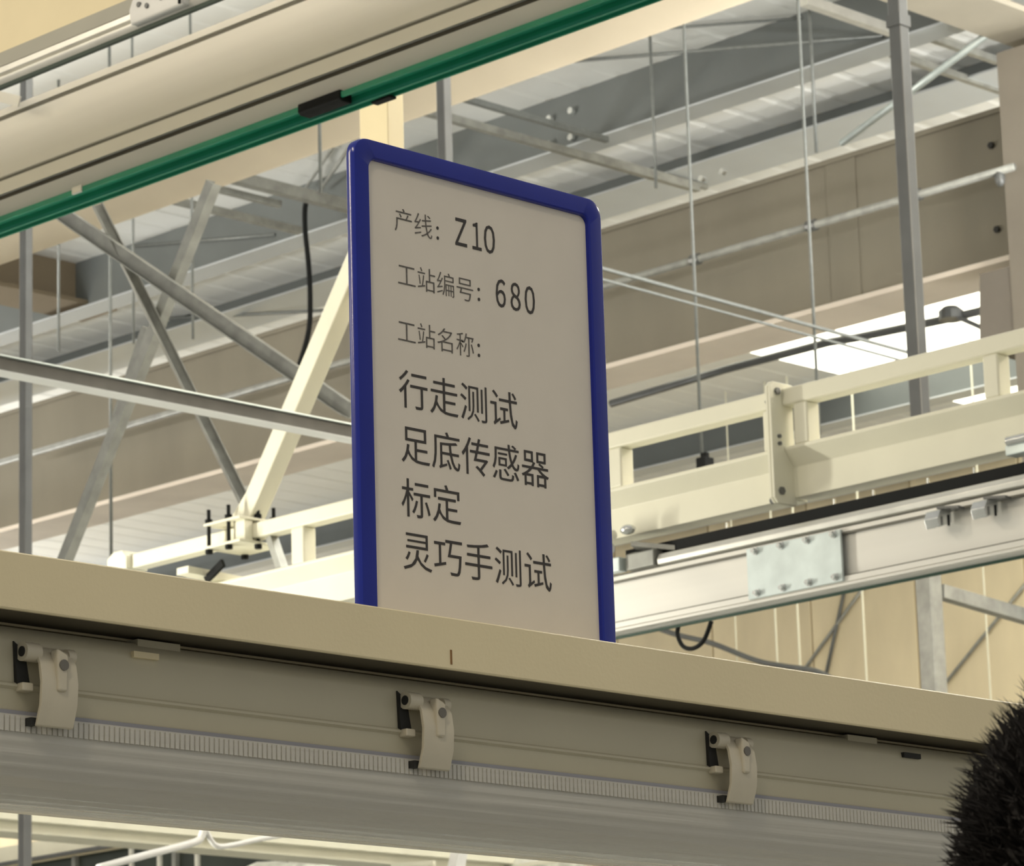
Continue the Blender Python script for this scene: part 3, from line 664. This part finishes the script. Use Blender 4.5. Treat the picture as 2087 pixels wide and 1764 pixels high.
def foil(a, b, x, r, label, m='foil'):
    pa, pb = onx(x, *a), onx(x, *b); z = (pa.z+pb.z)/2; n = 22; pts = []; rs = []
    for k in range(n+1):
        u = k/n; pts.append((x+random.uniform(-.01, .01), pa.y+(pb.y-pa.y)*u, z+random.uniform(-.012, .012)-r)); rs.append(r*random.uniform(.9, 1.06))
    return tag(mk('wrapped_duct', MB().tube(pts, rs, 14), m, smooth=True), label, 'duct', 'foil wrapped ducts at the bottom')
foil((440, 1775), (868, 1706), 13, .16, 'crumpled foil wrapped duct at the bottom centre left')
foil((955, 1752), (1190, 1722), 13.6, .10, 'smaller wrapped duct at the bottom centre')
tag(mk('film_post', MB().bar(onx(12.6, 890, 1690)-Vector((0, 0, .6)), onx(12.6, 945, 1690), .06, .06), 'white_pipe'), 'white slanting post beside the foil duct at the bottom', 'post')
tag(mk('slim_bar', MB().bar(onx(12.4, 800, 1764), onx(12.4, 885, 1757), .02, .02), 'cream'), 'slim cream bar in front of the foil duct at the bottom', 'bar')
tag(mk('slim_bar', MB().bar(onx(12.4, 1060, 1764), onx(12.4, 1150, 1750), .02, .02), 'cream'), 'slim cream bar below the smaller wrapped duct', 'bar')

# items before the far wall, lower right
for px, r_, lb in ((1500, .008, 'first'), (1582, .011, 'second'), (1628, .012, 'third'), (1762, .012, 'fourth'), (2012, .010, 'last')):
    q = onx(22, px, 1300); tag(mk('wall_conduit', MB().tube([(22, q.y, 4.5), (22, q.y, ROOF)], r_*.75, 8), 'cream'), 'thin pale vertical conduit before the far wall, %s from the sign' % lb, 'conduit', 'pale conduits before the far wall')
q = onx(14.5, 1900, 1300)
t = thing('far_upright', 'grey upright with side brackets before the far wall at lower right', 'upright', (14.5, q.y, 0))
mk('shaft', MB().box((14.46, q.y-.035, 0), (14.56, q.y+.06, onx(14.5, 1890, 1140).z)), 'galv', t, bevel=.006)
tag(mk('cross_bar', MB().bar(ony(q.y, 1915, 1205), ony(q.y, 2110, 1262), .06, .07), 'galv'), 'grey cross bar right of the far upright', 'strut')
for a, b, lb in (((2160, 1103), (1870, 1462), 'thin grey diagonal right of the far upright'), ((1790, 1155), (1600, 1418), 'thin grey diagonal before the wall between the conduits'), ((1733, 1148), (1672, 1426), 'steep dark thin strut before the wall left of the upright')):
    rod(onx(24.97, *a), onx(24.97, *b), .022, lb, 'thin_diagonal', 'galv' if 'dark' not in lb else 'conduit', 'strut')

# ================================================================== PERSON at the lower right
HC = CAM + ray(2398, 1985).normalized()*1.6
hx, hy, hz = HC
FLOOR = 0
pt = thing('person', 'person with short dark spiky hair standing at the lower right edge', 'person', (hx, hy, 0))
pt.rotation_euler.z = -math.radians(82)
def limb(mb, pts, rs): return mb.tube(pts, rs, 14)
def remesh(o, vox, it=4):
    m_ = o.modifiers.new('remesh', 'REMESH'); m_.mode = 'VOXEL'; m_.voxel_size = vox; m_.use_smooth_shade = True
    s_ = o.modifiers.new('smooth', 'SMOOTH'); s_.iterations = it; s_.factor = .5
B = MB()
def P(x, y, z): return (hx+x, hy-.03+y, z)
sh = hz-.30
B.ball(HC+Vector((0, .0, .015)), (.074, .092, .098), 24, 16)            # skull
B.ball(HC+Vector((0, .028, -.05)), (.058, .066, .072), 20, 14)          # jaw
B.ball(HC+Vector((0, .098, -.022)), (.013, .018, .022), 10, 8)          # nose
B.ball(HC+Vector((0, .088, -.066)), (.024, .010, .008), 10, 8)          # mouth
for s_ in (-1, 1):
    B.ball(HC+Vector((s_*.077, -.005, -.012)), (.010, .020, .032), 10, 8)  # ears
    B.ball(HC+Vector((s_*.03, .082, .012)), (.02, .012, .008), 8, 6)     # brow
B.tube([HC+Vector((0, -.01, -.06)), P(0, 0, sh+.06), P(0, 0, sh)], [.052, .056, .075], 16)
B.tube([P(0, 0, sh+.03), P(0, 0, sh-.04), P(0, .01, sh-.25), P(0, .01, sh-.42), P(0, 0, sh-.58), P(0, 0, sh-.66)], [.09, .14, .145, .13, .14, .10], 20)
hipz = sh-.58
ank = .07
for s_ in (-1, 1):
    S = P(s_*.18, 0, sh-.03); E_ = P(s_*.23, -.02, sh-.33); W_ = P(s_*.22, .10, sh-.55)
    B.tube([P(s_*.08, 0, sh-.02), S, E_, W_], [.07, .055, .042, .028], 14)
    wv = Vector(W_); d = Vector((0, .35, -.94)).normalized()
    B.ball(wv+d*.05, (.02, .042, .045), 12, 8)
    for k, (ln, off) in enumerate(((.066, -.03), (.078, -.01), (.074, .01), (.06, .028))):
        b0 = wv+d*.085+Vector((0, off, 0)); b1 = b0+d*ln*.5; b2 = b1+(d+Vector((-s_*.35, 0, 0))).normalized()*ln*.5
        B.tube([b0-d*.03, b0, b1, b2], [.010, .0095, .009, .0075], 8)
    b0 = wv+d*.03+Vector((-s_*.01, .03, 0)); B.tube([b0, b0+Vector((-s_*.015, .03, -.03)), b0+Vector((-s_*.022, .04, -.06))], [.012, .011, .009], 8)
    K = P(s_*.10, .02, (hipz+ank)/2); A_ = P(s_*.11, -.02, ank)
    B.tube([P(s_*.075, 0, hipz), K, P(s_*.105, -.02, (hipz+ank)*.32), A_], [.088, .058, .055, .038], 16)
    B.tube([P(s_*.11, -.04, .04), P(s_*.115, .08, .035), P(s_*.12, .17, .028)], [.042, .042, .03], 12)
body = mk('body', B, 'skin', pt); remesh(body, .007, 3)
Sh = MB()
Sh.tube([P(0, 0, sh+.055), P(0, 0, sh-.03), P(0, .01, sh-.25), P(0, .01, sh-.42), P(0, 0, sh-.60)], [.075, .155, .16, .148, .155], 24)
for s_ in (-1, 1):
    Sh.tube([P(s_*.06, 0, sh-.01), P(s_*.18, 0, sh-.03), P(s_*.23, -.02, sh-.33), P(s_*.222, .08, sh-.51)], [.082, .068, .054, .042], 16)
remesh(mk('shirt', Sh, 'shirt', pt), .012, 4)
Tr = MB(); Tr.tube([P(0, 0, hipz+.06), P(0, 0, hipz-.03), P(0, 0, hipz-.1)], [.148, .152, .12], 24)
for s_ in (-1, 1):
    Tr.tube([P(s_*.075, 0, hipz), P(s_*.10, .02, (hipz+ank)/2), P(s_*.108, -.02, ank+.05)], [.10, .075, .058], 16)
remesh(mk('trousers', Tr, 'trousers', pt), .014, 4)
for s_ in (-1, 1):
    e = mk('eye', MB().ball(HC+Vector((s_*.03, .085, .0)), .0115, 12, 8), 'eye', pt, smooth=True)
    mk('iris', MB().ball(HC+Vector((s_*.03, .0945, .0)), (.005, .003, .005), 10, 6), 'hair', e, smooth=True)
    mk('shoe', MB().tube([P(s_*.11, -.075, .045), P(s_*.11, -.03, .05), P(s_*.115, .08, .045), P(s_*.12, .18, .035)], [.035, .05, .05, .034], 14), 'black', pt, smooth=True)
# hair: cap of short spiky strands
H = MB()
cap = []
hc = HC+Vector((0, -.004, .018))
H.ball(hc, (.0815, .0985, .1045), 28, 18)
H.v = [v if not (v.y-hc.y > .045 and v.z < hc.z+.045) and v.z > hc.z-.075 else hc+(v-hc)*.78 for v in H.v]
rng = random.Random(3)
for i in range(11000):
    u = rng.uniform(-.72, 1); th = rng.uniform(0, 2*math.pi); rr_ = math.sqrt(1-u*u)
    nrm = Vector((rr_*math.cos(th), rr_*math.sin(th), u))
    if nrm.y > .45 and nrm.z < .5: continue
    if abs(nrm.x) > .85 and -.5 < nrm.z < -.05 and abs(nrm.y) < .22: continue
    p0 = hc+Vector((nrm.x*.080, nrm.y*.097, nrm.z*.103))
    ln = (.007+.013*max(0, u+.3))*rng.uniform(.7, 1.3)
    t_ = Vector((rng.uniform(-1, 1), rng.uniform(-1, 1), rng.uniform(-.6, .6)))
    d1 = (nrm*.8+Vector((0, .25, .25))+t_*.22).normalized(); d2 = (nrm*.55+Vector((0, .3, .05))+t_*.35).normalized()
    a = nrm.orthogonal().normalized(); b_ = nrm.cross(a); w_ = .00085
    p1 = p0+d1*ln*.55; p2 = p1+d2*ln*.5
    q = [p0+(a*math.cos(k*2.094)+b_*math.sin(k*2.094))*w_*1.2 for k in range(3)]+[p1+(a*math.cos(k*2.094)+b_*math.sin(k*2.094))*w_*.8 for k in range(3)]+[p2]
    H.add(q, [(0, 1, 4, 3), (1, 2, 5, 4), (2, 0, 3, 5), (3, 4, 6), (4, 5, 6), (5, 3, 6)])
mk('hair', H, 'hair', pt)
